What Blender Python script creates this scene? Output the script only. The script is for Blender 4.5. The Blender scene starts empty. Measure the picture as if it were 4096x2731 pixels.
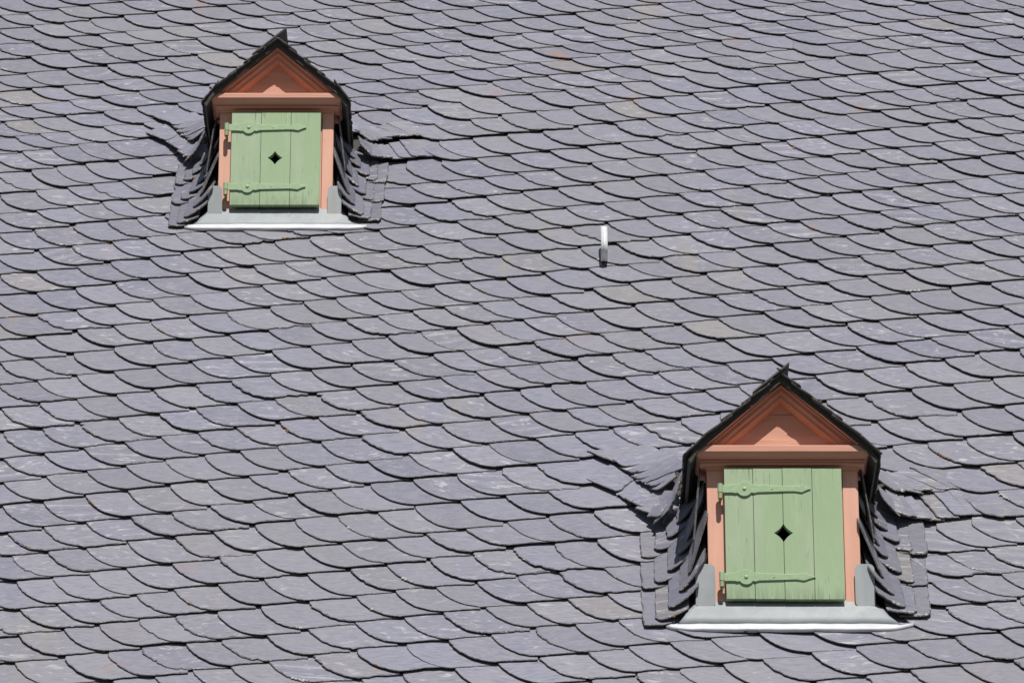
import bpy, bmesh, math, random
from mathutils import Vector
R = math.radians
rng = random.Random(7)

# ------------------------------------------------------------ camera, light, exposure
scn = bpy.context.scene
PITCH = R(52); ELEV = R(25); DIST = 24.5; Z0 = 12.0
cd_ = bpy.data.cameras.new('camera'); cam = bpy.data.objects.new('camera', cd_)
scn.collection.objects.link(cam); scn.camera = cam
cd_.sensor_width = 36; cd_.lens = 36 * 19400 / 4096; cd_.clip_start = .5; cd_.clip_end = 3000
cam.location = (0, -DIST * math.cos(ELEV), Z0 - DIST * math.sin(ELEV))
cam.rotation_euler = (R(90) + ELEV, 0, 0)

SUN_EL = R(58); SUN_AZ = R(8)           # azimuth measured from the wall's normal towards +x
sd = bpy.data.lights.new('sun', 'SUN'); sun = bpy.data.objects.new('sun', sd)
scn.collection.objects.link(sun); sd.energy = 4.8; sd.angle = R(.5); sd.color = (1, .955, .9)
to_sun = Vector((math.sin(SUN_AZ) * math.cos(SUN_EL), -math.cos(SUN_AZ) * math.cos(SUN_EL), math.sin(SUN_EL)))
sun.rotation_euler = to_sun.to_track_quat('Z', 'Y').to_euler()
sun.location = (3, -10, 30)
w = bpy.data.worlds.new('World'); scn.world = w; w.use_nodes = True
nt = w.node_tree; sky = nt.nodes.new('ShaderNodeTexSky'); sky.sky_type = 'NISHITA'; sky.sun_disc = False
sky.sun_elevation = SUN_EL; sky.sun_rotation = math.atan2(to_sun.x, to_sun.y)
nt.links.new(sky.outputs[0], nt.nodes['Background'].inputs[0]); nt.nodes['Background'].inputs[1].default_value = .05
scn.view_settings.view_transform = 'Standard'; scn.view_settings.look = 'None'
scn.view_settings.exposure = 0; scn.view_settings.gamma = 1

# ------------------------------------------------------------ scene helpers
def link(o, parent=None):
    scn.collection.objects.link(o)
    if parent: o.parent = parent
    return o
def tag(o, label, cat=None, group=None, kind=None):
    o['label'] = label
    if cat: o['category'] = cat
    if group: o['group'] = group
    if kind: o['kind'] = kind
    return o
def empty(name, loc=(0, 0, 0)):
    o = bpy.data.objects.new(name, None); o.location = loc; o.empty_display_size = .1
    return link(o)

class MB:
    """collects polygons, linked as one mesh object"""
    def __init__(s): s.v = []; s.f = []; s.m = []; s.uv = []; s.c = []
    def add(s, verts, faces, mats=None, uvs=None, col=(0, 0, 0)):
        b = len(s.v); s.v += [tuple(p) for p in verts]
        for i, f in enumerate(faces):
            s.f.append([b + j for j in f]); s.m.append(mats[i] if mats else 0)
            for j in f:
                s.uv += list(uvs[j]) if uvs else [0, 0]
                s.c += [col[0], col[1], col[2], 1]
    def box(s, x0, x1, y0, y1, z0, z1):
        v = [(x, y, z) for z in (z0, z1) for y in (y0, y1) for x in (x0, x1)]
        s.add(v, [(0, 2, 3, 1), (4, 5, 7, 6), (0, 1, 5, 4), (2, 6, 7, 3), (0, 4, 6, 2), (1, 3, 7, 5)])
    def prism(s, poly, y0, y1):
        """poly in (x, z) counter-clockwise seen from the front, extruded from y0 (front) to y1"""
        n = len(poly)
        v = [(x, y0, z) for x, z in poly] + [(x, y1, z) for x, z in poly]
        s.add(v, [list(range(n)), list(range(2 * n - 1, n - 1, -1))] + [(i, i + n, (i + 1) % n + n, (i + 1) % n) for i in range(n)])
    def build(s, name, mats, parent=None, smooth=False, bevel=0):
        me = bpy.data.meshes.new(name); me.from_pydata(s.v, [], s.f)
        for m in (mats if isinstance(mats, (list, tuple)) else [mats]): me.materials.append(m)
        me.polygons.foreach_set('material_index', s.m)
        u = me.uv_layers.new(name='UVMap'); u.data.foreach_set('uv', s.uv)
        c = me.color_attributes.new('rnd', 'FLOAT_COLOR', 'CORNER'); c.data.foreach_set('color', s.c)
        if smooth: me.polygons.foreach_set('use_smooth', [True] * len(me.polygons))
        me.update()
        o = link(bpy.data.objects.new(name, me), parent)
        if bevel:
            bv = o.modifiers.new('bevel', 'BEVEL'); bv.width = bevel; bv.segments = 2; bv.limit_method = 'ANGLE'; bv.angle_limit = R(40)
        return o

# ------------------------------------------------------------ materials
class NT:
    def __init__(s, name):
        s.m = bpy.data.materials.new(name); s.m.use_nodes = True; s.t = s.m.node_tree
        s.b = s.t.nodes['Principled BSDF']
    def n(s, typ, **k):
        o = s.t.nodes.new('ShaderNode' + typ)
        for a, b in k.items(): setattr(o, a, b)
        return o
    def put(s, sock, v):
        if hasattr(v, 'is_output') or isinstance(v, bpy.types.NodeSocket): s.t.links.new(v, sock)
        elif isinstance(v, (tuple, list)) and len(v) == 3 and sock.type == 'RGBA': sock.default_value = (*v, 1)
        else: sock.default_value = v
    def math(s, op, a, b=0, c=0, clamp=False):
        o = s.n('Math', operation=op, use_clamp=clamp)
        for i, q in enumerate((a, b, c)): s.put(o.inputs[i], q)
        return o.outputs[0]
    def mix(s, f, a, b, mode='MIX'):
        o = s.n('Mix', data_type='RGBA', blend_type=mode)
        s.put(o.inputs[0], f); s.put(o.inputs[6], a); s.put(o.inputs[7], b)
        return o.outputs[2]
    def mapr(s, v, a, b, c=0, d=1):
        o = s.n('MapRange', interpolation_type='SMOOTHSTEP')
        for i, q in enumerate((v, a, b, c, d)): s.put(o.inputs[i], q)
        return o.outputs[0]
    def mapping(s, vec, scale=(1, 1, 1), rot=(0, 0, 0), loc=(0, 0, 0)):
        o = s.n('Mapping'); s.put(o.inputs[0], vec)
        o.inputs[1].default_value = loc; o.inputs[2].default_value = rot; o.inputs[3].default_value = scale
        return o.outputs[0]
    def noise(s, vec, scale, detail=3, rough=.5, dist=0):
        o = s.n('TexNoise'); s.put(o.inputs['Vector'], vec); o.inputs['Scale'].default_value = scale
        o.inputs['Detail'].default_value = detail; o.inputs['Roughness'].default_value = rough; o.inputs['Distortion'].default_value = dist
        return o.outputs[0]
    def bump(s, h, strength, dist):
        o = s.n('Bump'); o.inputs['Strength'].default_value = strength; o.inputs['Distance'].default_value = dist
        s.put(o.inputs['Height'], h); s.t.links.new(o.outputs[0], s.b.inputs['Normal'])
    def out(s, col, rough=.5, metal=0, spec=.5):
        s.put(s.b.inputs['Base Color'], col); s.put(s.b.inputs['Roughness'], rough)
        s.put(s.b.inputs['Metallic'], metal); s.put(s.b.inputs['Specular IOR Level'], spec)
        return s.m

def slate_material(name='slate', dark=1.0):
    k = NT(name)
    uv = k.n('UVMap', uv_map='UVMap').outputs[0]
    at = k.n('Attribute', attribute_name='rnd'); sp = k.n('SeparateColor'); k.put(sp.inputs[0], at.outputs[0])
    r, g, b = sp.outputs
    obj = k.n('TexCoord').outputs['Object']
    # own colour of each slate: blue grey, violet grey or a warmer grey
    col = k.mix(k.mapr(r, .25, .75), (0.192, 0.196, 0.253), (0.217, 0.214, 0.257))
    col = k.mix(k.mapr(r, .85, .97, 0, .5), col, (0.230, 0.230, 0.237))
    col = k.mix(k.mapr(r, .988, .991, 0, .4), col, (0.266, 0.235, 0.184))
    val = k.math('MULTIPLY_ADD', b, .30, .84)
    col = k.mix(1, col, k.n('CombineColor').outputs[0], 'MIX') if False else col
    hv = k.n('HueSaturation'); k.put(hv.inputs['Color'], col); k.put(hv.inputs['Value'], val); col = hv.outputs[0]
    # cleavage clouding and grain along the slate
    cloud = k.noise(k.mapping(uv, (1, 2.2, 1), (0, 0, R(-14))), 9, 5, .6, .4)
    col = k.mix(k.mapr(cloud, .35, .7, 0, .45), col, (0.258, 0.256, 0.302))
    grain = k.noise(k.mapping(uv, (1, 7, 1), (0, 0, R(-20))), 26, 4, .65, .3)
    col = k.mix(k.mapr(grain, .5, .66, 0, .7), col, (0.301, 0.298, 0.336))
    dk = k.noise(k.mapping(uv, (1, 6, 1), (0, 0, R(-12)), (3, 1, 0)), 13, 3, .6, .2)
    col = k.mix(k.mapr(dk, .48, .66, 0, .65), col, (0.144, 0.145, 0.199))
    # a few strongly banded slates
    wv = k.n('TexWave', wave_type='BANDS', bands_direction='Y'); k.put(wv.inputs[0], k.mapping(uv, (1, 1, 1), (0, 0, R(-8))))
    wv.inputs['Scale'].default_value = 3.2; wv.inputs['Distortion'].default_value = 2.2; wv.inputs['Detail'].default_value = 2
    strong = k.math('MULTIPLY', k.mapr(g, .950, .962), k.mapr(cloud, .4, .6, .3, 1))
    col = k.mix(k.math('MULTIPLY', strong, k.mapr(wv.outputs[0], .93, 1, 0, .7)), col, (0.415, 0.414, 0.441))
    col = k.mix(k.math('MULTIPLY', strong, k.mapr(wv.outputs[0], .5, .1, 0, .5)), col, (0.134, 0.136, 0.192))
    # chalky scuffs, mostly on a part of the slates
    sc = k.noise(k.mapping(uv, (1, 2.4, 1), (0, 0, R(-10)), (7, 3, 0)), 11, 6, .72, .6)
    scf = k.math('MULTIPLY', k.mapr(sc, .54, .66), k.mapr(g, .3, .9, .15, .95))
    col = k.mix(scf, col, (0.429, 0.427, 0.454))
    fl = k.noise(uv, 95, 2, .6)
    col = k.mix(k.mapr(fl, .76, .80, 0, .8), col, (0.502, 0.501, 0.510))
    # tan run-off stains down the roof
    st = k.noise(k.mapping(obj, (1, .28, .28)), 2.4, 3, .55)
    st2 = k.noise(k.mapping(obj, (5, .8, .8), loc=(3, 0, 0)), 1.7, 2, .5)
    col = k.mix(k.math('MULTIPLY', k.mapr(st, .58, .74), k.mapr(st2, .5, .7, 0, .5)), col, (0.280, 0.254, 0.205))
    tn = k.noise(obj, .9, 2, .5)
    col = k.mix(k.mapr(tn, .4, .65, 0, .3), col, (0.223, 0.223, 0.223))
    ru = k.noise(k.mapping(obj, (1, .7, .7), loc=(4, 4, 4)), 2.6, 4, .6)
    col = k.mix(k.mapr(ru, .67, .77, 0, .6), col, (0.308, 0.183, 0.122))
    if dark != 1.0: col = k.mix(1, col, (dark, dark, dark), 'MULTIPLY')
    h = k.math('ADD', k.math('MULTIPLY', cloud, 1.4), k.math('MULTIPLY', grain, .5))
    k.bump(h, .35, .004)
    return k.out(col, k.math('MULTIPLY_ADD', grain, .25, .38), 0, .42)

def slate_edge_material():
    k = NT('slate_edge'); uv = k.n('UVMap', uv_map='UVMap').outputs[0]
    a = k.noise(uv, 160, 3, .7); b = k.noise(uv, 30, 3, .6)
    col = k.mix(k.mapr(a, .45, .7), (.10, .094, .088), (.28, .26, .235))
    col = k.mix(k.mapr(b, .6, .72, 0, .8), col, (.27, .25, .22))
    k.bump(a, .8, .004)
    return k.out(col, .8, 0, .2)

def chip_material():
    k = NT('slate_chip'); uv = k.n('UVMap', uv_map='UVMap').outputs[0]
    a = k.noise(uv, 120, 3, .7); b = k.noise(uv, 34, 3, .6)
    col = k.mix(k.mapr(a, .42, .62), (.07, .068, .075), (.19, .186, .2))
    col = k.mix(k.mapr(b, .55, .7, 0, .9), col, (.42, .4, .38))
    k.bump(a, .8, .004)
    return k.out(col, .75, 0, .25)

def paint_material(name, c1, c2, cw, axis, crack=.72, crackcol=(.05, .03, .02)):
    k = NT(name); obj = k.n('TexCoord').outputs['Object']
    s = {'z': (1, 1, .045), 'x': (.045, 1, 1)}[axis]; s2 = {'z': (1, 1, .12), 'x': (.12, 1, 1)}[axis]
    g1 = k.noise(k.mapping(obj, s), 75, 5, .65); g2 = k.noise(k.mapping(obj, s2), 12, 4, .6, .3)
    fine = k.noise(k.mapping(obj, s), 210, 2, .5)
    col = k.mix(k.mapr(g2, .35, .7), c1, c2)
    col = k.mix(k.mapr(g1, .55, .75, 0, .5), col, cw)
    cm = k.math('MULTIPLY', k.mapr(fine, crack - .04, crack + .02), k.mapr(g2, .45, .6))
    col = k.mix(k.math('MULTIPLY', cm, .8), col, crackcol)
    k.bump(k.math('ADD', g1, k.math('MULTIPLY', cm, -1.5)), .35, .003)
    return k.out(col, .55, 0, .35)

def zinc_material():
    k = NT('zinc'); obj = k.n('TexCoord').outputs['Object']
    a = k.noise(k.mapping(obj, (1, 1, .5)), 5, 5, .6, .4); b = k.noise(k.mapping(obj, (1, 1, .08)), 16, 4, .6); c = k.noise(obj, 90, 3, .6)
    col = k.mix(k.mapr(a, .35, .65), (.29, .315, .33), (.37, .395, .415))
    col = k.mix(k.mapr(b, .55, .75, 0, .4), col, (.22, .25, .22))
    col = k.mix(k.mapr(a, .62, .72, 0, .4), col, (.33, .31, .23))
    k.bump(k.math('ADD', c, k.math('MULTIPLY', a, 3)), .12, .004)
    return k.out(col, k.math('MULTIPLY_ADD', a, .2, .5), .0, .4)

def simple(name, col, rough=.6, metal=0, scale=40, amt=.25):
    k = NT(name); obj = k.n('TexCoord').outputs['Object']; a = k.noise(obj, scale, 4, .6)
    c = k.mix(k.mapr(a, .35, .7), col, tuple(q * (1 - amt) for q in col))
    k.bump(a, .3, .003)
    return k.out(c, rough, metal)

M_SLATE = slate_material(); M_CHEEK = slate_material('cheek_slate', .8); M_EDGE = slate_edge_material(); M_CHIP = chip_material()  # cheek copy is the same slate with turned-away shade multiplied into its colour
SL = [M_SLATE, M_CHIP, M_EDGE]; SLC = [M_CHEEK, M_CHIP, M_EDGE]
M_SALV = paint_material('salmon_paint_upright', (.72, .385, .285), (.78, .43, .32), (.56, .28, .205), 'z', .74)
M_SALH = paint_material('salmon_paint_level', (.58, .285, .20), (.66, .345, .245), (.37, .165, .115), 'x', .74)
def green_material():
    k = NT('green_paint'); tc = k.n('TexCoord'); obj = tc.outputs['Object']; sp = k.n('SeparateXYZ'); k.put(sp.inputs[0], tc.outputs['Generated'])
    e = k.math('ABSOLUTE', k.math('MULTIPLY_ADD', sp.outputs[2], 2, -1))
    end = k.mapr(e, .55, 1)
    warp = k.noise(k.mapping(obj, (1, 1, .08)), 60, 4, .6, .2); crk = k.noise(k.mapping(obj, (1, 1, .045)), 190, 2, .5)
    big = k.noise(k.mapping(obj, (1, 1, .35)), 7, 4, .6); brd = k.noise(k.mapping(obj, (1, 1, .02)), 5.5, 0, .5)
    col = k.mix(k.mapr(big, .3, .7), (.315, .425, .26), (.375, .475, .31))
    col = k.mix(k.mapr(brd, .4, .62, 0, .35), col, (.34, .49, .26))
    col = k.mix(k.mapr(warp, .52, .72, 0, .45), col, (.42, .53, .35))
    thr = k.math('MULTIPLY_ADD', end, -.085, .715)
    cm = k.math('MULTIPLY', k.math('GREATER_THAN', crk, thr), k.mapr(big, .34, .5))
    col = k.mix(k.math('MULTIPLY', cm, .7), col, (.13, .17, .09))
    grime = k.math('MULTIPLY', k.mapr(k.math('SUBTRACT', 1, sp.outputs[2]), .86, 1), k.mapr(warp, .38, .62))
    col = k.mix(k.math('MULTIPLY', grime, .45), col, (.15, .19, .12))
    k.bump(k.math('ADD', warp, k.math('MULTIPLY', cm, -1.5)), .4, .003)
    return k.out(col, .55, 0, .35)
M_GREEN = green_material()
M_IRON = simple('green_painted_iron', (.345, .485, .28), .45, 0, 60, .12)
M_PIN = simple('worn_pin', (.36, .38, .22), .6, .2, 60, .3)
M_ZINC = zinc_material()
M_BRIGHT = simple('glare_zinc', (.62, .64, .68), .5, .0, 12, .12)  # apron strip below the fold, its sun glare painted into the colour
M_STEEL = simple('galvanised_steel', (.80, .81, .82), .45, .12, 60, .15)
M_DECK = simple('roof_sheathing', (.06, .055, .05), .9)
M_VERGE = simple('dark_slate', (.085, .083, .08), .75, 0, 60, .5)  # darker slate for the dormer roof edges and ridge
M_DARK = simple('dark_interior', (.012, .011, .01), 1)
M_WLICH = simple('pale_lichen', (.62, .61, .55), .95, 0, 300, .5)
M_OLICH = simple('orange_lichen', (.36, .18, .07), .95, 0, 300, .5)

# ------------------------------------------------------------ surfaces
U = Vector((0, math.cos(PITCH), math.sin(PITCH)))       # up the slope
N = Vector((0, -math.sin(PITCH), math.cos(PITCH)))      # out of the roof
O = Vector((0, 0, Z0)); X = Vector((1, 0, 0))
def roofp(x, s, n=0): return O + X * x + U * s + N * n

def slate(mb, outline, vis, place, rn, th=.0062, chip=1.0, uvrot=0):
    """outline: ccw local (a, b); vis[i]: 1 where the edge is exposed. place(a, b, h) -> point."""
    n = len(outline)
    cx = sum(p[0] for p in outline) / n; cy = sum(p[1] for p in outline) / n
    ti, to, bo = [], [], []
    wob = 0
    for i, (a, b) in enumerate(outline):
        pa, pb = outline[i - 1], outline[(i + 1) % n]
        tx, ty = pb[0] - pa[0], pb[1] - pa[1]; l = math.hypot(tx, ty) or 1; nx, ny = ty / l, -tx / l
        v = vis[i]
        wob = wob * .5 + rn.gauss(0, .0012) - (rn.uniform(.001, .0045) * chip if rn.random() < .016 else 0)
        j = (wob + rn.gauss(0, .0005)) * v * chip
        ins = (.0012 + abs(rn.gauss(0, .0022)) * chip) * v
        drop = (.0012 + rn.random() * .0022) * v
        A, B = a + nx * j, b + ny * j
        ti.append((A - nx * ins, B - ny * ins, 0)); to.append((A, B, -drop)); bo.append((A - nx * .001 * v, B - ny * .001 * v, -th))
    P = ti + to + bo
    uo, vo = rn.uniform(0, 50), rn.uniform(0, 50); ca, sa = math.cos(uvrot), math.sin(uvrot)
    uvs = [(a * ca - b * sa + uo, a * sa + b * ca + vo) for a, b, h in P]
    for q in range(2 * n, 3 * n): uvs[q] = (uvs[q][0] + .02, uvs[q][1] + .02)
    faces = [list(range(n))]; mats = [0]
    for i in range(n):
        k = (i + 1) % n
        faces.append((i + n, k + n, k, i)); mats.append(1)
        if vis[i] or vis[k]: faces.append((i + 2 * n, k + 2 * n, k + n, i + n)); mats.append(2)
    faces.append(list(range(3 * n - 1, 2 * n - 1, -1))); mats.append(2)
    mb.add([place(*p) for p in P], faces, mats, uvs, (rn.random(), rn.random(), rn.random()))

def blob(mb, c, ex, ey, en, r, h, rn):
    """a flat crusty lichen lobe"""
    k = 9; v = [c + en * h]; ring = []
    for rr, hh in ((.6, .8), (1, 0)):
        for i in range(k):
            t = 2 * math.pi * i / k; q = r * rr * rn.uniform(.7, 1.25)
            v.append(c + ex * (math.cos(t) * q * 1.3) + ey * (math.sin(t) * q) + en * (h * hh * rn.uniform(.6, 1.2) - (.002 if hh == 0 else 0)))
    f = [(0, 1 + i, 1 + (i + 1) % k) for i in range(k)] + [(1 + i, 1 + k + i, 1 + k + (i + 1) % k, 1 + (i + 1) % k) for i in range(k)]
    mb.add(v, f)

# ------------------------------------------------------------ the big slate roof
D1 = dict(x=-1.2595, s=1.3642, cx=.305, hw=.354, slope=.92)
D2 = dict(x=1.2435, s=-2.7763, cx=.348, hw=.404, slope=.90)

def bare(x, s):
    """inside a dormer's own body, where there is no main roofing"""
    for d, k in ((D1, .84), (D2, 1)):
        dx = abs(x - d['x']); ds = s - d['s']
        if dx < d['cx'] - .05 and .12 < ds < 1.0 * k: return True
        t = d['cx'] + .01 + .25 * k - dx
        if (t > .0 if x < d['x'] + .18 else t > .10) and .1 < ds / k < .72 and dx < .8: return True
        if dx < d['cx'] + .12 * k and .35 < ds < .8 * k: return True
    return False
roof = empty('slate_roof', roofp(0, -4.4))
tag(roof, 'steep grey roof of scale-cut slates in oblique overlapping courses', 'roof')
def rel(o, root):                     # keep world placement when parenting to an Empty
    o.matrix_parent_inverse.identity(); o.location = -root.location
    return o
cs = [4.56, 4.346, 4.10, 3.875, 3.66, 3.45, 3.24, 3.03, 2.77, 2.505, 2.246, 2.0, 1.747, 1.494, 1.241, .988, .735, .482, .231, -.03, -.285, -.545,
      -.80, -1.065, -1.335, -1.60, -1.87, -2.13, -2.39, -2.64, -2.89]
cs = [c - .036 for c in cs]
c = cs[0]
for i in range(8): c += .225; cs.insert(0, c)
c = cs[-1]
for i in range(11): c -= .25; cs.append(c)
def slope_of(c): return .28 if c > -.6 else max(.235, .28 - (-.6 - c) * .03)
def course_s(ci, x, r=0):
    c = cs[ci]
    return c + slope_of(c) * x + .008 * math.sin(x * 1.7 + ci * 2.1) + .005 * math.sin(x * 4.3 + ci)
KS, KX = .082, .034
# the valleys: which courses run into the fanned slates, and where they stop and start again
GAPS = {}; FAN = {}
for dn, (d, k) in enumerate(((D1, .83), (D2, 1.0))):
    for side, tb, sb, ta, sa in ((-1, -.285, 1.20, -.275, 1.50), (1, -.279, 1.215, -.182, 1.457)):
        def wx(t): return d['x'] + side * (d['cx'] + .01 + .25 * k - t * k)
        sb -= .045; sa -= .045
        cb = min(range(len(cs)), key=lambda c_: abs(course_s(c_, wx(tb)) - d['s'] - sb * k)); ca = cb - 1
        for c_, t, s0_, row in ((cb, tb, sb, 0), (ca, ta, sa, 1)):
            xt = wx(t); FAN[(dn, side, row)] = (course_s(c_, xt) - d['s']) / k - (s0_ - .045)
            GAPS.setdefault(c_, []).append((xt - .03, d['x'] if row == 0 else wx(.04), None) if side < 0 else (d['x'], xt + .07, xt))
mb = MB(); lw = MB(); lo = MB()
for ci in range(len(cs) - 1):
    rn = random.Random(100 + ci)
    exp_ = cs[ci] - cs[ci + 1]
    if ci == 0:
        xs = [-6.6]
        while xs[-1] < 4.6: xs.append(xs[-1] + .172 * min(1.35, max(.72, rn.gauss(1, .15))))
    else:
        xs = [q for q in nxt if q < 4.7]
        while xs[0] > -4.7: xs.insert(0, xs[0] - .18 * rn.uniform(.8, 1.25))
    mean = (.190 if cs[ci] < 2.6 else .190 - .014 * min(1, (cs[ci] - 2.6))) - (.006 if cs[ci] < -1.6 else 0)
    k = 1
    while k < len(xs):                       # split very wide and drop very narrow ones
        p = xs[k] - xs[k - 1]
        if p > mean * 1.5: xs.insert(k, xs[k - 1] + p * rn.uniform(.45, .55))
        elif p < mean * .62: xs.pop(k); continue
        k += 1
    xs = [xs[0]] + [q * .82 + .09 * (q0 + q2) for q0, q, q2 in zip(xs, xs[1:], xs[2:])] + [xs[-1]]
    aa = [(.217 + .004 * max(-2.5, min(2.5, x))) * rn.uniform(.96, 1.04) for x in xs]
    nxt = [x + a + .008 + rn.gauss(0, .007) for x, a in zip(xs, aa)]
    nxt.sort()
    amap = dict(zip(xs, aa))
    pitches = [(x, x2 - x) for x, x2 in zip(xs, xs[1:])]
    for ga, gb, tip in GAPS.get(ci, []):
        pitches = [q for q in pitches if not (ga < q[0] < gb)]
        if tip is not None: pitches.append((tip, min([q[0] for q in pitches if q[0] > tip]) - tip)); pitches.sort()
    for k, (x, p) in enumerate(pitches):
        s = course_s(ci, x) + rn.gauss(0, .004)
        if s < -4.5 or s > 5.4: continue
        if bare(x + .18, s - .05): continue
        nxp = pitches[k + 1][1] if k + 1 < len(pitches) else p
        a = amap.get(x, .2); b = (exp_ - slope_of(cs[ci]) * (a + .006) + .003) * rn.uniform(.96, 1.04)
        wt = p + amap.get(pitches[k + 1][0] if k + 1 < len(pitches) else 0, .2) + rn.uniform(-.022, .004)
        ts = slope_of(cs[ci]) - .01 + rn.gauss(0, .025)
        out = [(.012, .11 + .0)]; vis = [0]
        out.append((.002, .03)); vis.append(1)
        K = 20
        for i in range(K + 1):
            t = i / K * math.pi / 2
            fx = 1 - math.cos(t); out.append((a * fx, -b * (.30 * math.sin(t) + .70 * (1 - (1 - fx) ** 2.35)))); vis.append(1)
        m = 9; bt = -b + ts * (wt - a)
        for i in range(1, m):
            q = i / m; out.append((a + (wt - a) * q, -b + (bt + b) * q + .004 * math.sin(q * 3.14))); vis.append(1)
        out.append((wt, bt)); vis.append(1)
        out.append((wt, bt + .06)); vis.append(0)
        out.append((wt - .01, .11 + .27 * wt)); vis.append(0)
        rot = rn.gauss(0, .012); j1 = rn.gauss(0, .006); j2 = rn.gauss(0, .006); n0 = .020 + rn.gauss(0, .0007)
        cr, sr = math.cos(rot), math.sin(rot)
        def place(A, B, H, x=x, s=s, cr=cr, sr=sr, j1=j1, j2=j2, n0=n0):
            return roofp(x + A * cr - B * sr, s + A * sr + B * cr, n0 - (KX + j2) * A - (KS + j1) * B + H)
        slate(mb, out, vis, place, rn, th=rn.uniform(.0040, .0062), chip=rn.choice((.6, .9, 1.1, 1.5, 2.2)), uvrot=rn.gauss(0, .2))
        # lichen spots on the lower edge
        if rn.random() < .05:
            tgt = lo if rn.random() < .3 else lw
            q0 = rn.uniform(.15, .8)
            for z in range(rn.choice((1, 2, 2, 3, 5))):
                i = min(len(out) - 5, int(2 + (K + m) * (q0 + z * .03)))
                A, B = out[i]; B += .004
                blob(tgt, place(A, B, 0), X, U, N, rn.uniform(.003, .0085), .003, rn)
rel(mb.build('slate_covering', SL, roof), roof)
tag(rel(lw.build('pale_lichen', M_WLICH, roof), roof), 'small pale lichen spots on the slate edges', kind='stuff')
tag(rel(lo.build('orange_lichen', M_OLICH, roof), roof), 'small orange lichen spots on the slate edges', kind='stuff')
dk = MB()
v = [roofp(x, s, n) for n in (-.03, -.012) for s in (-4.6, 5.6) for x in (-4.7, 4.7)]
dk.add(v, [(0, 2, 3, 1), (4, 5, 7, 6), (0, 1, 5, 4), (2, 6, 7, 3), (0, 4, 6, 2), (1, 3, 7, 5)])
rel(dk.build('sheathing', M_DECK, roof), roof)

# ------------------------------------------------------------ dormers
def cubic(pts, t):
    """piecewise linear lookup in a list of (t, value)"""
    for (a, b), (c_, d) in zip(pts, pts[1:]):
        if t <= c_: return b + (d - b) * (t - a) / (c_ - a)
    (a, b), (c_, d) = pts[-2:]
    return d + (d - b) / (c_ - a) * (t - c_)

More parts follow.
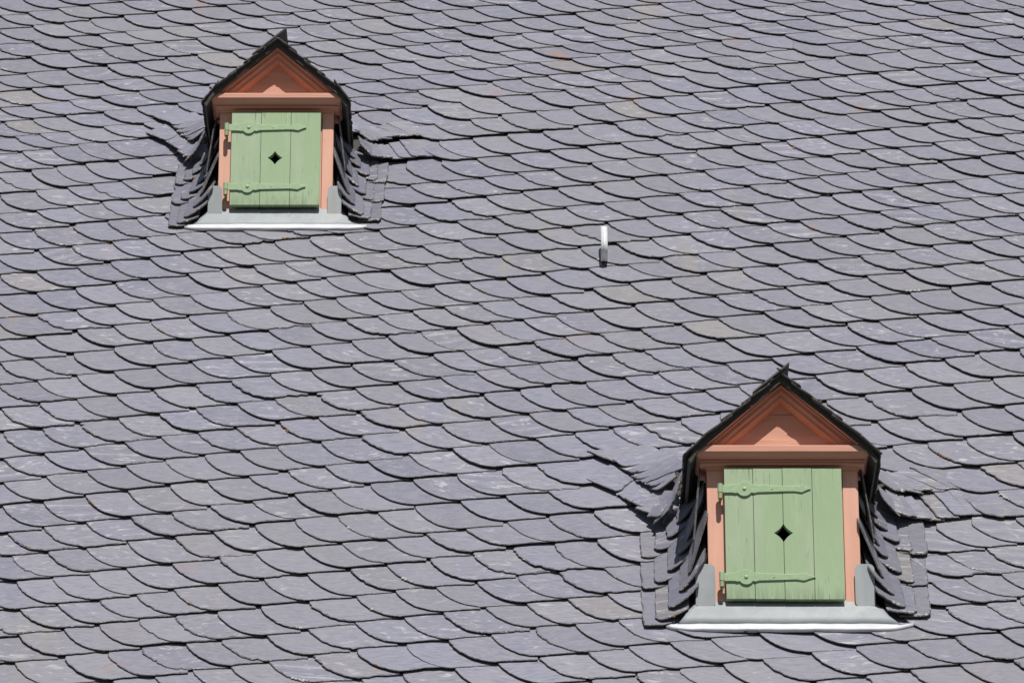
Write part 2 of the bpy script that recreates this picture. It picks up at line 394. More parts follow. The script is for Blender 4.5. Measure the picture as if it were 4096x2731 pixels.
def valley(parent, d, side, k, seed):
    """slates that sweep from the main roof up the dormer's cheek. side -1 left, +1 right; k = size factor"""
    rn = random.Random(seed); mbf = MB(); mbc = MB(); mb = mbc; li = MB(); lorg = MB()
    Rr = .25 * k; xc = d['cx'] + .01; root = parent.location
    def surf(t, s):
        if t < 0: x, n, th = xc + Rr - t, 0, 0
        elif t < Rr * math.pi / 2: th = t / Rr; x, n = xc + Rr - Rr * math.sin(th), Rr * (1 - math.cos(th))
        else: th = math.pi / 2; x, n = xc, Rr + t - Rr * math.pi / 2
        P = Vector((side * x, 0, 0)) + U * s + N * n
        et = Vector((-side * math.cos(th), 0, 0)) + N * math.sin(th)
        en = Vector((side * math.sin(th), 0, 0)) + N * math.cos(th)
        return P, et, en
    def put(poly, vis, c0, top, tiltS, tiltT, off, th_=.0065, chip=1., fan=False):
        nonlocal mb
        mb = mbf if fan else mbc
        """flat plate with local outline around c0=(t, s)"""
        P, et, en = surf(*c0)
        j1 = rn.gauss(0, .008); j2 = rn.gauss(0, .012)
        def place(A, B, H): return P + et * A + U * B + en * (off - (tiltS + j1) * (B - top) - (tiltT + j2) * A + H)
        if side < 0: pl = poly; vv = vis
        else: pl = poly[::-1]; vv = vis[::-1]
        # orientation: et x U = en for side -1 (et=+x); reversed for side +1
        if side > 0:
            def place2(A, B, H): return place(-A, B, H)
            slate(mb, [(-a, b) for a, b in pl], vv, place2, rn, th=th_, chip=chip)
        else: slate(mb, pl, vv, place, rn, th=th_, chip=chip)
        return place
    # ---- lower rows: inner plates lie on the outer ones, outer bottom corner rounded
    rows = [dict(s=[(-.1, -.062), (-.04, -.062), (.04, -.035), (.1, .005), (.17, .065), (.25, .14), (.4, .28), (.7, .5)], L=.30, t0=-.045),
            dict(s=[(-.1, .262), (-.04, .267), (.035, .305), (.1, .35), (.16, .395), (.25, .45), (.4, .53), (.7, .70)], L=.30, t0=-.042),
            dict(s=[(-.1, .55), (-.03, .555), (.035, .595), (.1, .64), (.16, .68), (.25, .73), (.4, .80), (.7, .95)], L=.27, t0=-.036)]
    if side > 0:
        rows[0]['s'] = [(-.1, .04), (-.05, .035), (.025, .035), (.1, .035), (.165, .075), (.25, .15), (.4, .28), (.7, .5)]
        rows[1]['s'] = [(-.1, .305), (-.06, .31), (.01, .315), (.076, .35), (.14, .39), (.25, .45), (.4, .54), (.7, .72)]
        rows[2]['s'] = [(-.1, .60), (-.08, .60), (-.01, .61), (.056, .65), (.12, .69), (.25, .75), (.4, .82), (.7, .97)]
        for r_, t0 in zip(rows, (-.052, -.062, -.078)): r_['t0'] = t0
    for ri, row in enumerate(rows):
        t = row['t0'] * k; idx = 0
        while t < .62 * k:
            wv = rn.uniform(.066, .078) * k if t < .21 * k else rn.uniform(.12, .145) * k
            s = cubic([(a * k, b * k) for a, b in row['s']], t)
            s2 = cubic([(a * k, b * k) for a, b in row['s']], t + wv)
            _, _, _ = surf(t, s)
            tc = t + wv * .5
            nn = 0 if tc < 0 else (Rr * (1 - math.cos(min(tc / Rr, math.pi / 2))) + max(0, tc - Rr * math.pi / 2))
            front = nn * math.tan(PITCH)
            zt = (s * math.sin(PITCH) + nn * math.cos(PITCH))
            if s + .24 * k < front or zt > (d['ztop'] - .03): 
                t += wv; continue
            W = wv + .075 * k; L = row['L'] * k + (.07 if t < .21 * k else .15) * k
            if nn > .02: L = min(L, max(.05, .17 * k if zt > .62 * d['ztop'] and t > .1 * k else 9) , max(.05, (d['ztop'] - .03 - zt) / math.sin(PITCH) - (.10 * k if t > .21 * k else 0)))
            if t > .21 * k:
                if zt > .60 * d['ztop']: t += wv; continue
                L = min(L, (d['ztop'] - .075 - zt) / math.sin(PITCH) - .14 * k)
                if L < .05: t += wv; continue
            rise = (s2 - s) / wv
            w0 = -.0
            # local frame at plate centre
            A0, A1 = -wv * .5, -wv * .5 + W; B0 = 0
            rad = .036 * k * rn.uniform(.7, 1.3)
            pts, vis = [], []
            def bot(A): q_ = (A - A0) / W; return (A - A0) * rise * (.45 + .5 * q_) - .006 * math.sin(q_ * 3.1)
            pts.append((A0, L)); vis.append(0)
            for q in range(1, 9): pts.append((A0 + rn.gauss(0, .0006), L + (rad - L) * q / 8)); vis.append(1)
            for q in range(1, 6):
                an = q / 6 * math.pi / 2; pts.append((A0 + rad * (1 - math.cos(an)), bot(A0 + rad) + (rad - bot(A0 + rad)) * (1 - math.sin(an)))); vis.append(1)
            for q in range(1, 9):
                A = A0 + rad + (A1 - .004 - A0 - rad) * q / 8; pts.append((A, bot(A))); vis.append(1)
            pts.append((A1, bot(A1) + .02)); vis.append(1)
            pts.append((A1, L + bot(A1))); vis.append(0)
            # clip what would stand in front of the dormer's face
            cl = []
            for (A, B) in pts:
                nA = nn + A * math.sin(min(max(tc, 0) / Rr, math.pi / 2))
                lim = nA * math.tan(PITCH) - s - ((.05 if t < .21 * k else .025) + .012 * math.sin(idx * 2.3)) * k
                cl.append((A, max(B, lim)))
            s_ = s
            pl = put(cl, vis, (tc, s_ - .068 * k * max(0, min(1, 1.4 - t / .15))), 0, .050 + .026 * max(0, min(1, (t + .05) / .08)), .035 + .065 * max(0, min(1, (t + .05) / .06)), .042 + .014 * max(0, min(1, (t + .05) / .12)), th_=rn.uniform(.007, .0095), chip=1.5)
            if side > 0 and t < .16 * k and rn.random() < .9:
                for z in range(rn.choice((5, 8, 11))):
                    A = rn.uniform(A0 + rad * .5, A0 + wv * 1.0); c_ = pl(A, bot(A) + rn.uniform(.0, .010), 0)
                    _, et, en = surf(tc, s); blob(li, c_, et, U, en, rn.uniform(.003, .007), .004, rn)
            elif rn.random() < .22 and t < .2:
                A = A0 + wv * rn.uniform(.3, .9); _, et, en = surf(tc, s)
                for z in range(3): blob(rn.choice((li, lorg)), pl(A + .008 * z, bot(A) + .005, 0), et, U, en, rn.uniform(.003, .006), .003, rn)
            t += wv; idx += 1
    # ---- fan rows: outer plates lie on the inner ones, turned towards the dormer
    if side < 0:
        fans = [([(-.285, 1.20), (-.135, 1.045), (-.092, .985), (-.022, .905), (.054, .828), (.11, .79), (.17, .80), (.25, .86), (.34, .93)],
                 [(-.2, 1.31), (-.05, 1.235), (.016, 1.14), (.064, 1.07), (.12, .98), (.167, .93), (.23, .97), (.3, 1.02), (.4, 1.08)]),
                ([(-.275, 1.52), (-.145, 1.384), (-.097, 1.326), (-.047, 1.269), (-.006, 1.215), (.036, 1.165), (.075, 1.11), (.112, 1.06), (.16, 1.05)],
                 [(.0, 1.63), (.078, 1.52), (.118, 1.435), (.16, 1.33), (.2, 1.22), (.215, 1.15), (.22, 1.10), (.24, 1.08), (.27, 1.08)])]
    else:
        fans = [([(-.40, 1.0), (-.301, .972), (-.229, .945), (-.15, .921), (-.084, .90), (-.015, .885), (.047, .864), (.12, .85), (.2, .88), (.3, .94)],
                 [(-.34, 1.215), (-.231, 1.189), (-.162, 1.158), (-.092, 1.12), (-.029, 1.076), (.027, 1.055), (.081, 1.053), (.123, 1.016), (.22, 1.03), (.32, 1.06)]),
                ([(-.42, 1.27), (-.24, 1.245), (-.18, 1.212), (-.12, 1.19), (-.065, 1.16), (-.003, 1.14), (.04, 1.11), (.09, 1.07), (.15, 1.05)],
                 [(-.2, 1.46), (-.074, 1.42), (-.01, 1.367), (.055, 1.324), (.1, 1.27), (.14, 1.22), (.16, 1.17), (.18, 1.12), (.24, 1.10)])]
    for fi, (bt, tp) in enumerate(fans):
        for q in range(len(bt) - 1):
            b0 = Vector((bt[q][0] * k, bt[q][1] * k)); b1 = Vector((bt[q + 1][0] * k, bt[q + 1][1] * k))
            t0 = Vector((tp[q][0] * k, tp[q][1] * k)); t1 = Vector((tp[q + 1][0] * k, tp[q + 1][1] * k))
            b0 += Vector((rn.gauss(0, .002), rn.gauss(0, .002)))
            dl = FAN[(0 if k < 1 else 1, side, fi)] * k
            for v_ in (b0, b1, t0, t1): v_.y += -.045 * k + dl * max(0, min(1, (.1 * k - v_.x) / (.25 * k)))
            if fi == 1 and q > 6: continue
            if fi == 0 and q > (6 if side < 0 else 7): continue
            if fi == 0 and q == 7: t0, t1 = b0.lerp(t0, .6), b1.lerp(t1, .45)
            if fi == 1 and q >= 5: t0, t1 = b0.lerp(t0, .72), b1.lerp(t1, .6)
            # extend: top hidden under the next row, outer side hidden under the outer neighbour
            up0 = (t0 - b0).normalized(); up1 = (t1 - b1).normalized()
            ext = .06 * k if fi == 0 else .03 * k
            t0e = t0 + up0 * ext; t1e = t1 + up1 * ext
            o = (b0 - b1); o = o.normalized() * (.03 * k if q else (.0 if side < 0 else .12 * k))
            b0e, t0e = b0 + o, t0e + (t0 - t1).normalized() * (.03 * k if q else (0 if side < 0 else .12 * k))
            rad = min(.035 * k, (b1 - b0).length * .5)
            pts = [(t0e, 0)]
            for z in range(1, 6): pts.append((t0e.lerp(b0e, z / 6), 0 if q else 1))
            pts.append((b0e, 1))
            e = (b1 - b0e).normalized(); st = b1 - e * rad; en_ = b1 + up1 * rad
            for z in range(1, 7): pts.append((b0e.lerp(st, z / 6), 1))
            for z in range(1, 6):
                f = z / 6; pts.append(((1 - f) ** 2 * st + 2 * f * (1 - f) * b1 + f * f * en_, 1))
            for z in range(0, 9): pts.append((en_.lerp(t1e, z / 9), 1))
            pts.append((t1e, 0))
            cen = (b0 + b1 + t0 + t1) / 4
            poly = [(p.x - cen.x, p.y - cen.y) for p, _ in pts]; vis = [v_ for _, v_ in pts]
            pl = put(poly, vis, (cen.x, cen.y), (b0.y + b1.y) / 2 - cen.y, (.06 if side > 0 and q == 0 else .085), -.10 if q or side > 0 else -.02, .040 + (.065 if fi else .070) * max(0, min(1, (cen.x + .08) / .2)) - (.012 if side > 0 and q == 0 else 0), fan=True, th_=rn.uniform(.006, .0085), chip=1.4)
            if rn.random() < .45:
                _, et, en3 = surf(cen.x, cen.y); p0 = pts[9][0] - cen
                for z in range(4 if side < 0 else 8): blob(li if rn.random() < .8 else lorg, pl(p0.x + rn.uniform(-.01, .02), p0.y + rn.uniform(.003, .012), 0), et, U, en3, rn.uniform(.003, .006), .003, rn)
    tag(mbf.build('valley_slates', SL, parent), 'narrow slates fanned into the valley beside the dormer')
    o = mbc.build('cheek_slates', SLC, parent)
    tag(o, ('rounded slates sweeping up the left cheek' if side < 0 else 'rounded slates with white lichen crust sweeping up the right cheek'))
    if li.v: tag(li.build('lichen', M_WLICH, parent), 'white crusty lichen along the slate edges', kind='stuff')
    if lorg.v: tag(lorg.build('lichen', M_OLICH, parent), 'orange lichen dots on the slate edges', kind='stuff')
    # boards under the sweep
    bk = MB(); vs = []; T = [-.3 * k, -.1 * k, 0] + [Rr * math.pi / 2 * i / 8 for i in range(1, 9)] + [.75 * k]
    S = [i * .1 for i in range(-2, 17)]
    for s in S:
        for t in T:
            P, et, en = surf(t, s * k)
            nn = (P.dot(N)); fr = max(0, nn) * math.tan(PITCH)
            if P.dot(U) < fr + .01: P = P + U * (fr + .01 - P.dot(U))
            vs.append(P - en * .016 - (Vector((0, 0, 0)) if t > 0 else N * .004))
    nT = len(T); fs = [(r_ * nT + i, r_ * nT + i + 1, (r_ + 1) * nT + i + 1, (r_ + 1) * nT + i) for r_ in range(len(S) - 1) for i in range(nT - 1)]
    if side > 0: fs = [f[::-1] for f in fs]
    # keep only what is below the eaves
    fs = [f for f in fs if all(vs[i].z < d['ztop'] + .02 or vs[i].dot(N) < -.012 for i in f)]
    bk.add(vs, fs); bk.build('cheek_boarding', M_DECK, parent)

def sweep_cornice(mb, prof, yb=.12):
    """prof: list of (half width, projection, z) from the top down; mitred returns at both ends"""
    vs = []
    for hw, pr, z in prof: vs += [(-hw, yb, z), (-hw, -pr, z), (hw, -pr, z), (hw, yb, z)]
    fs = []
    for i in range(len(prof) - 1):
        for j in range(3):
            a = i * 4 + j; fs.append((a, a + 4, a + 5, a + 1))
    n = len(prof) - 1
    fs.append((0, 1, 2, 3)); fs.append((n * 4 + 3, n * 4 + 2, n * 4 + 1, n * 4))
    mb.add(vs, fs)

def strap(zc, x0, x1, bx, sx, ys):
    """ornamental strap outline: full, round boss, taper, spear tip"""
    top = []
    h0, h1 = .0195, .013
    L = x1 - x0
    xs = [x0]
    for i in range(1, 61): xs.append(x0 + L * i / 60)
    for x in xs:
        q = (x - x0) / L; h = h0 + (h1 - h0) * max(0, min(1, (q - .25) / .5))
        db = abs(x - bx)
        if db < .036: h = max(h, math.sqrt(max(0, .036 ** 2 - db ** 2)) * 1.02)
        elif db < .055: h = max(h, h0 + (.055 - db) / .019 * .004)
        ds_ = x - sx
        if ds_ > -.035 and ds_ < 0: h = h1 + (.0185 - h1) * (ds_ + .035) / .035
        if ds_ >= 0: h = .0185 * max(.06, 1 - (ds_ / (x1 - sx)) ** .8)
        top.append((x, h))
    poly = [(x, zc - h) for x, h in top] + [(x, zc + h) for x, h in reversed(top)]
    mb = MB(); mb.prism(poly, ys - .005, ys + .001)
    return mb

def dome(mb, x, y, z, r, h, seg=14):
    vs = [(x, y - h, z)]; 
    for rr, hh in ((.5, .86), (.85, .5), (1, 0)):
        for i in range(seg): t = 2 * math.pi * i / seg; vs.append((x + r * rr * math.cos(t), y - h * hh, z + r * rr * math.sin(t)))
    fs = [(0, 1 + i, 1 + (i + 1) % seg) for i in range(seg)]
    for k in range(2): fs += [(1 + k * seg + i, 1 + (k + 1) * seg + i, 1 + (k + 1) * seg + (i + 1) % seg, 1 + k * seg + (i + 1) % seg) for i in range(seg)]
    mb.add(vs, fs)

def cyl(mb, x, y, z0, z1, r, seg=16):
    vs = [(x + r * math.cos(2 * math.pi * i / seg), y + r * math.sin(2 * math.pi * i / seg), z) for z in (z0, z1) for i in range(seg)]
    mb.add(vs, [(i, (i + 1) % seg, (i + 1) % seg + seg, i + seg) for i in range(seg)] + [list(range(seg - 1, -1, -1)), list(range(seg, 2 * seg))])

def dormer(d, k, P, label, seed):
    root = empty('roof_dormer', roofp(d['x'], d['s']))
    tag(root, label, 'dormer', 'gabled dormers on the slate roof')
    rn = random.Random(seed)
    cx, hw, sl = d['cx'], d['hw'], d['slope']
    zj = P['jbot']; zc1, zc0, zcb = P['litT'], P['litB'], P['cornB']
    # jambs
    for sd_ in (-1, 1):
        j = MB(); a, b = sorted((sd_ * (P['sw'] - .03 if sd_ < 0 else P['sw'] + .006), sd_ * cx))
        j.box(a, b, 0, .09, zj - .04, zcb + .01); j.build('jamb', M_SALV, root, bevel=.003)
    if True:                                       # stop bead right of the shutter
        j = MB(); j.box(P['sw'] - .02, P['sw'] + .004, .006, .06, zj - .04, zcb + .01); j.build('door_stop', M_SALV, root)
    lt = MB(); lt.box(-cx + .01, cx - .01, .003, .085, P['stop'] - .012, zcb + .012); lt.build('lintel', M_SALH, root, bevel=.002)
    bp = MB(); bp.box(-cx + .02, cx - .02, .2, .215, .0, zc0); bp.build('back_panel', M_DARK, root)  # near-black sheet standing for the unlit space behind the cut-out
    # cornice with mitred returns
    prof = [(hw, .088, zc1), (hw + .001, .090, zc1 - .004), (hw + .001, .090, zc0 + .003), (hw - .001, .087, zc0), (hw - .004, .083, zc0 - .006),
            (hw - .012, .070, zc0 - .012), (hw - .016, .062, zc0 - .016), (hw - .016, .062, zc0 - .019), (hw - .030, .044, zc0 - .020),
            (hw - .030, .044, zc0 - .024), (hw - .024, .050, zc0 - .026), (hw - .024, .050, zc0 - .029), (hw - .032, .040, zc0 - .030), (hw - .032, .038, zcb + .014), (hw - .026, .044, zcb + .012),
            (hw - .026, .044, zcb + .004), (hw - .050, .018, zcb + .003), (hw - .050, .016, zcb - .008)]
    c = MB(); sweep_cornice(c, prof, .14); c.build('cornice', M_SALH, root, bevel=.0015)
    # raking mouldings: rings of the gable triangle stepping back
    za = P['apexM']
    rp = [(0, .100), (.012, .104), (.030, .100), (.042, .090), (.044, .074), (.050, .074), (.052, .082), (.057, .082), (.060, .060), (.086, .056), (.088, .064), (.094, .064), (.100, .044), (.128, .036), (.130, .042), (.136, .040), (.150, .022), (.158, .010), (.160, -.012)]
    sc = (za - P['in2']) / .160
    rk = MB(); vs = []
    for h, pr in rp:
        zz = za - h * sc; xf = (zz - zc1 - .001) / sl; vs += [(-xf, -pr, zc1 + .001), (0, -pr, zz), (xf, -pr, zc1 + .001)]
    fs = []
    for i in range(len(rp) - 1):
        for j in range(2): a = i * 3 + j; fs.append((a, a + 3, a + 4, a + 1))
    # top return back under the roof
    b0 = len(vs); xf = (za - zc1 - .001) / sl; vs += [(-xf, .1, zc1 + .001), (0, .1, za), (xf, .1, zc1 + .001)]
    fs += [(0, 1, b0 + 1, b0), (1, 2, b0 + 2, b0 + 1)]
    rk.add(vs, fs); rk.build('raking_moulding', M_SALH, root)
    # tympanum boards with seams
    ty = MB(); zi = P['in2'] + .004; xb = (zi - zc1) / sl
    zs = [zc1 - .01] + P['tseam'] + [zi]
    for a, b in zip(zs, zs[1:]):
        a2 = a + .0015 if a != zs[0] else a
        xa = (zi - a2) / sl + .01; xt = (zi - b) / sl + .01
        ty.prism([(-xa, a2), (xa, a2), (xt, b - .0015), (-xt, b - .0015)], .002, .02)
    ty.build('tympanum', M_SALH, root)
    bk = MB(); bk.prism([(-xb - .02, zc1 - .02), (xb + .02, zc1 - .02), (0, zi + .02)], .022, .04); bk.build('gable_backing', M_DARK, root)
    # shutter of upright boards with the cut-out
    sw, s0, s1 = P['sw'], P['sbot'], P['stop']; ys = -.047; dcx, dcz, dr = P['dia']
    def dia_side(sg):                               # one half of the concave lozenge, from top to bottom
        pts = []
        cr = [(0, dr), (dr, 0), (0, -dr)]
        for (xa, za_), (xb_, zb_) in zip(cr, cr[1:]):
            for q in range(6):
                f = q / 6; bx_ = xa + (xb_ - xa) * f; bz_ = za_ + (zb_ - za_) * f
                pull = 1 - .13 * math.sin(f * math.pi)
                pts.append((dcx + sg * bx_ * pull, dcz + bz_ * pull))
        pts.append((dcx, dcz - dr)); return pts
    sh = MB(); edges = [-sw] + P['seams'] + [sw]
    for bi, (a, b) in enumerate(zip(edges, edges[1:])):
        a_, b_ = a + .0012, b - .0012; zt = s1 + rn.uniform(-.0015, .0015); zb = s0 + rn.uniform(-.002, .002); yo = ys + rn.uniform(-.0015, .0015)
        if a_ < dcx < b_ and min(dcx - a_, b_ - dcx) > dr * .8:
            L_ = [(a_, zb), (dcx, zb)] + dia_side(-1)[::-1] + [(dcx, zt), (a_, zt)]
            R_ = [(dcx, zb), (b_, zb), (b_, zt), (dcx, zt)] + dia_side(1)
            parts = [L_, R_]
        elif abs(b_ - dcx) < dr * .5: parts = [[(a_, zb), (b_, zb)] + [(min(x, b_), z) for x, z in dia_side(-1)[::-1]] + [(b_, zt), (a_, zt)]]
        elif abs(a_ - dcx) < dr * .5: parts = [[(a_, zb), (b_, zb), (b_, zt), (a_, zt)] + [(max(x, a_), z) for x, z in dia_side(1)]]
        else: parts = [[(a_, zb), (b_, zb), (b_, zt), (a_, zt)]]
        for pl in parts: sh.prism(pl, yo, ys + .034)
    sob = sh.build('shutter', M_GREEN, root)
    tr = MB(); tr.box(-sw + .01, dcx - dr - .03, ys + .036, ys + .042, s0 + .02, s1 - .02); tr.box(dcx + dr + .03, sw - .01, ys + .036, ys + .042, s0 + .02, s1 - .02)
    tr.build('light_seal', M_DARK, root)
    # hinges
    for zc, x0, x1 in P['straps']:
        st = strap(zc, x0, x1, P['boss'], P['spear'], ys - .002)
        so = st.build('strap_hinge', M_IRON, sob, bevel=.0012)
        for rx_, rr_ in ((P['boss'], .0105), (P['rivet'], .0055)):
            rv = MB(); dome(rv, rx_, ys - .006, zc - .0005, rr_, rr_ * .6); rv.build('rivet', M_IRON, sob, smooth=True)
        nl = MB(); dome(nl, P['spear'] + .004, ys - .0055, zc, .0035, .001); nl.build('nail_head', M_DARK, sob, smooth=True)
        br = MB(); xb_ = x0 - .010; cyl(br, xb_, ys - .004, zc - .020, zc + .024, .0125); br.build('hinge_barrel', M_IRON, sob, bevel=.0015)
        pn = MB(); cyl(pn, xb_, ys - .004, zc - .050, zc - .0215, .0115); cyl(pn, xb_, ys - .002, zc - .058, zc - .050, .0075)
        pn.box(xb_ - .006, xb_ + .006, ys - .002, .002, zc - .046, zc - .030); pn.build('hinge_pin', M_PIN, root, bevel=.0015)
    # zinc
    ap = MB(); pr = [(.012, zj + .002), (.004, zj - .004), (-.010, zj - .03), (-.010 - .35 * P['fold'], .030), (-.012 - .62 * P['fold'], -.012)]
    for i in (0, 0, 1, 2, 3, 4):
        q = i / 4; P_ = U * (-P['fold'] - .042 * q) + N * (.043 - .003 * q + 0); pr.append((P_.y, P_.z))
    P_ = U * -(P['fold'] + .044) + N * .024; pr.append((P_.y, P_.z))
    nx = 41; vs = []
    for r_, (y, z) in enumerate(pr):
        lo_, hi_ = (-(cx + .065 * k), cx + .065 * k) if r_ < 3 else ((-(cx + .075 * k + .02 * (r_ - 2)), cx + .075 * k + .02 * (r_ - 2)) if r_ < 5 else (-(cx + (.12 + .08 * min(1, (max(5, r_ - 1) - 4) / 3)) * k), cx + (.135 + .09 * min(1, (max(5, r_ - 1) - 4) / 3)) * k))
        for i in range(nx):
            x = lo_ + (hi_ - lo_) * i / (nx - 1)
            e = max(0, abs(x) - cx - .05) / .15; wv = .0012 * math.sin(x * 23 + r_) + .0008 * math.sin(x * 61)
            sh_ = U * (.045 * min(1.2, e) ** 2 * min(1, (max(5, r_ - 1) - 4) / 3) if r_ >= 5 else 0) - N * (.010 * e if r_ >= 3 else 0)
            vs.append((x, y + wv + sh_.y, z + sh_.z + wv))
    fs = [(r_ * nx + i, (r_ + 1) * nx + i, (r_ + 1) * nx + i + 1, r_ * nx + i + 1) for r_ in range(len(pr) - 1) if r_ != 5 for i in range(nx - 1)]
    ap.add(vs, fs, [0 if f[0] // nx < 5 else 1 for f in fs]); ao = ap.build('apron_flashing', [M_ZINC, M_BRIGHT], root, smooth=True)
    sm = ao.modifiers.new('thick', 'SOLIDIFY'); sm.thickness = .002
    for sd_ in (-1, 1):
        xi, xo = cx - .030 * k, cx + .060 * k; z0_, z1_ = .050 * k, .262 * k; r_ = .027
        pts = []
        def arc(cxx, czz, a0): return [(cxx + r_ * math.cos(R(a0 + 15 * i)), czz + r_ * math.sin(R(a0 + 15 * i))) for i in range(7)]
        poly = arc(xo - r_, z1_ - r_, 0) + arc(xi + r_, z1_ - r_, 90) + arc(xi + r_, z0_ + r_, 180) + [(xo, z0_ + .008)]
        if sd_ < 0: poly = [(-x, z) for x, z in poly][::-1]
        t = MB(); t.prism(poly, -.024, -.0215)
        tob = t.build('corner_flashing', M_ZINC, root)
    # roof of the dormer: sheathing and slates
    d['ztop'] = P['eaveZ']
    zr = P['apexR']; ex = P['eaveX']; yf = -.125; yb = 1.15 * k
    ln = math.hypot(1, sl); flat = (ex - .035) * ln
    def prof_(dist):
        """distance from the ridge -> x, z, tangent angle"""
        if dist < flat: return dist / ln, zr - sl * dist / ln, math.atan(sl)
        a = math.atan(sl); q = dist - flat; b = min(R(76), a + q * 13)
        m_ = (a + b) / 2
        return flat / ln + q * math.cos(m_), zr - sl * flat / ln - q * math.sin(m_), b
    rb = MB(); pts = [prof_(q)[:2] for q in [0, flat * .5, flat, flat + .02, flat + .04, flat + .06, flat + .08]]
    for sd_ in (-1, 1):
        up_ = pts; dn = [(x - .019 * sl / ln * (1 if i else 0), z - .028 * (ln if i == 0 else 1 / ln)) for i, (x, z) in enumerate(pts)]
        poly = up_ + dn[::-1]
        poly = [(sd_ * x, z) for x, z in poly]
        if sd_ > 0: poly = poly[::-1]
        rb.prism(poly, yf + .02, yb)
    rb.build('roof_boarding', M_DECK, root)
    ds_ = MB()
    for sd_ in (-1, 1):
        tot = flat + .085; ex_ = .125 * k; dist = tot; row = 0
        while dist > -.02:
            y = yf + rn.uniform(-.006, .004); first = True
            while y < yb:
                wv = rn.uniform(.11, .15) * k
                L = ex_ + .05; d0 = dist + rn.gauss(0, .003)
                x, z, a = prof_(max(0, d0 - ex_ * .6))
                ridge = dist - ex_ < .0
                upl = min(L, d0)
                et = Vector((sd_ * math.cos(a), 0, -math.sin(a))); en = Vector((sd_ * math.sin(a), 0, math.cos(a)))
                Pc = Vector((sd_ * x, 0, z)); low = ex_ * .6 if d0 - ex_ * .6 > 0 else d0
                y0, y1 = (y + (rn.uniform(-.008, .008) if first else 0)), y + wv + .04
                hi = -(upl - low)
                # local a along y, b = -down slope
                poly = [(y0, -low + .014), (y0 + .014, -low), (y1, -low), (y1, -hi), (y0, -hi)]
                poly = [(y0, -low + .02)] + [(y0 + .02 * (1 - math.cos(t_)), -low + .02 * (1 - math.sin(t_))) for t_ in (.4, .8, 1.2)] + [(y0 + .02, -low)] + \
                       [(y0 + .02 + (y1 - y0 - .02) * q / 5, -low) for q in range(1, 6)] + [(y1, -hi)] + [(y0, -hi)] + [(y0, -hi + (-low + .02 + hi) * q / 6) for q in range(1, 6)]
                vv = [1] * len(poly)
                def place(A, B, H, Pc=Pc, et=et, en=en, y0=y0): return Pc - et * B + Vector((0, A, 0)) + en * (.008 - .075 * (B) - .045 * (A - y0) + H)
                if sd_ > 0: slate(ds_, poly, vv, place, rn, th=.007, chip=1.6)
                else:
                    def place2(A, B, H, place=place): return place(-A, B, H)
                    slate(ds_, [(-a_, b_) for a_, b_ in poly][::-1], vv[::-1], place2, rn, th=.007, chip=1.6)
                y += wv; first = False
            dist -= ex_; row += 1
    yy = yf - .006; fl = .046 * (1.1 if k < 1 else .9)
    while yy < yb - .1:                     # ridge slates of the left slope standing over the right one
        wv = rn.uniform(.13, .17); rg = MB(); a0 = .13
        up_ = .012 + rn.uniform(0, .003); xe = fl * rn.uniform(.92, 1.05)
        nx_, nz_ = -sl / ln, 1 / ln
        pl = [(-a0, zr - a0 * sl + up_), (xe, zr + xe * sl + up_ - .006), (xe + .001, zr + xe * sl + up_ + .002), (xe - .006, zr + xe * sl + up_ + .001), (-a0 - .004, zr - a0 * sl + up_ + .007)]
        rg.prism(pl, yy, yy + wv); rg.build('ridge_slate', M_VERGE, root, bevel=.001)
        yy += wv - .001
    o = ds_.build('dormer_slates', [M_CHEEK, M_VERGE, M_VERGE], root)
    for sd_, nm in ((-1, 'l'), (1, 'r')): valley(root, d, sd_, k, seed * 10 + sd_)
    return root

dormer(D1, .83, dict(fold=.082, jbot=.103, litT=.741, litB=.709, cornB=.672, sw=.2385, sbot=.094, stop=.646, seams=[-.08, .079], dia=(-.003, .373, .040),
       straps=[(.552, -.254, .162), (.199, -.251, .163)], boss=-.146, rivet=-.02, spear=.121, apexM=1.052, in2=.952, tseam=[],
       apexR=1.058, eaveX=.380, eaveZ=.70),
       'smaller upper dormer, salmon gable over a green shutter of three boards', 11)
dormer(D2, 1.0, dict(fold=.112, jbot=.099, litT=.825, litB=.790, cornB=.742, sw=.270, sbot=.081, stop=.726, seams=[-.138, -.003, .133], dia=(-.003, .405, .044),
       straps=[(.622, -.279, .126), (.186, -.279, .138)], boss=-.178, rivet=-.052, spear=.088, apexM=1.160, in2=1.068, tseam=[1.018],
       apexR=1.172, eaveX=.430, eaveZ=.79),
       'larger lower dormer, salmon gable over a green shutter of four boards', 23)

# ------------------------------------------------------------ roof hook
hk = empty('roof_hook', roofp(.480, .93, .02))
tag(hk, 'curved galvanised metal roof hook standing out of the slates between the dormers', 'roof hook')
prof = [(.08, .0), (.0, .004), (-.045, .010), (-.076, .016), (-.092, .034), (-.097, .065), (-.088, .096), (-.058, .120), (-.012, .134), (.04, .138), (.09, .130), (.13, .114), (.155, .097)]
def smooth_pts(p, m=5):
    out = []
    for i in range(len(p) - 1):
        p0, p1, p2, p3 = p[max(0, i - 1)], p[i], p[i + 1], p[min(len(p) - 1, i + 2)]
        for q in range(m):
            t = q / m
            out.append(tuple(.5 * (2 * p1[c] + (p2[c] - p0[c]) * t + (2 * p0[c] - 5 * p1[c] + 4 * p2[c] - p3[c]) * t * t + (3 * p1[c] - p0[c] - 3 * p2[c] + p3[c]) * t ** 3) for c in (0, 1)))
    return out + [p[-1]]
pp = smooth_pts(prof); hwid = .0170; vs = []; b = MB()
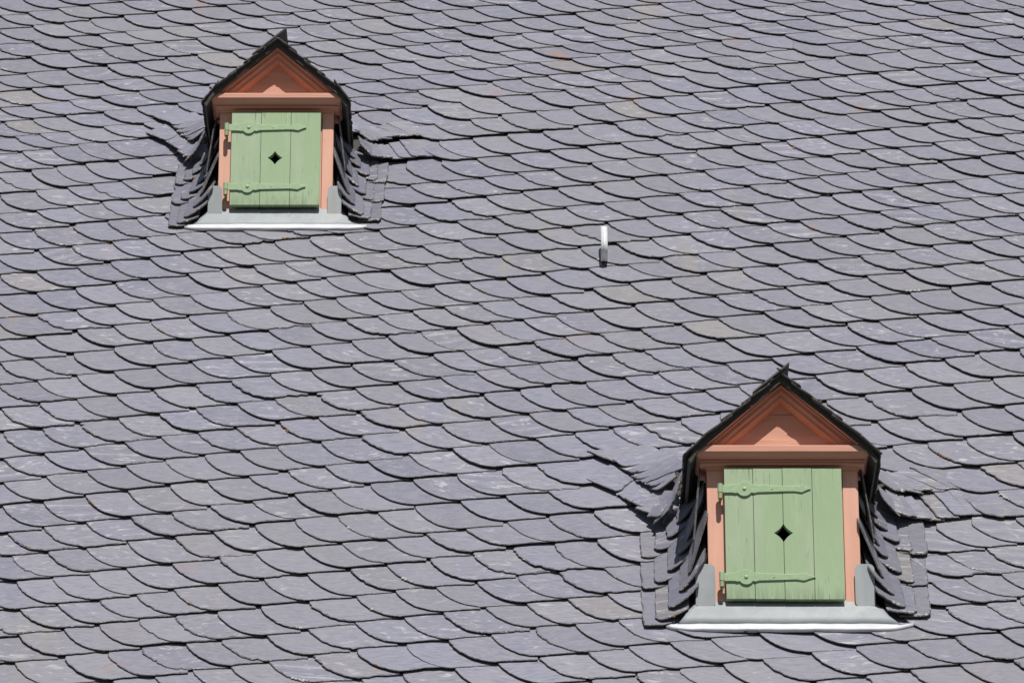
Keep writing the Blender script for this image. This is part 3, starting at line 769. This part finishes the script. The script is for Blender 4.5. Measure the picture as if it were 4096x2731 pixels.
for i, (s, n) in enumerate(pp):
    rem = (len(pp) - 1 - i) / 5; wv = hwid * (math.sqrt(max(0.05, 1 - (1 - rem) ** 2)) if rem < 1 else 1)
    vs += [U * s + N * n - X * wv, U * s + N * n + X * wv]
b.add(vs, [(2 * i, 2 * i + 1, 2 * i + 3, 2 * i + 2) for i in range(len(pp) - 1)])
o = b.build('strap', M_STEEL, hk, smooth=True); sm = o.modifiers.new('t', 'SOLIDIFY'); sm.thickness = .005; sm.offset = 0
b = MB(); vs = []; seg = pp[22:47]
for i, (s, n) in enumerate(seg):
    q = i / (len(seg) - 1); wv = .0085 - .0035 * q; h = .010 * math.sin(math.pi * min(1, q * 1.0 + .02)) + .002
    s1, n1 = seg[min(i + 1, len(seg) - 1)]; s0, n0 = seg[max(i - 1, 0)]; l = math.hypot(s1 - s0, n1 - n0); dn = (-(n1 - n0) / l, (s1 - s0) / l)
    c0 = U * s + N * n; od = U * dn[0] + N * dn[1]
    vs += [c0 - X * wv, c0 + od * h - X * wv * .6, c0 + od * h + X * wv * .6, c0 + X * wv]
b.add(vs, [(4 * i + j, 4 * i + j + 4, 4 * i + j + 5, 4 * i + j + 1) for i in range(len(seg) - 1) for j in range(3)])
b.build('rib', M_STEEL, hk, smooth=True)
b = MB(); v = [U * s + N * n + X * x for n in (.001, .006) for s in (-.108, .02) for x in (-.009, .009)]
b.add(v, [(0, 2, 3, 1), (4, 5, 7, 6), (0, 1, 5, 4), (2, 6, 7, 3), (0, 4, 6, 2), (1, 3, 7, 5)]); b.build('tongue', simple('shadowed_steel', (.07, .07, .075), .6), hk, bevel=.002)  # tongue darkened: the hook's shadow is put into the steel colour

# ------------------------------------------------------------ ground far below, out of view, added to bounce light
g = MB(); g.add([(-400, -400, 0), (400, -400, 0), (400, 400, 0), (-400, 400, 0)], [(0, 1, 2, 3)])
go = g.build('ground', simple('dark_ground', (.07, .075, .05), .9, 0, .6, .3)); go['kind'] = 'structure'; go['label'] = 'dark ground below the roof, out of view'
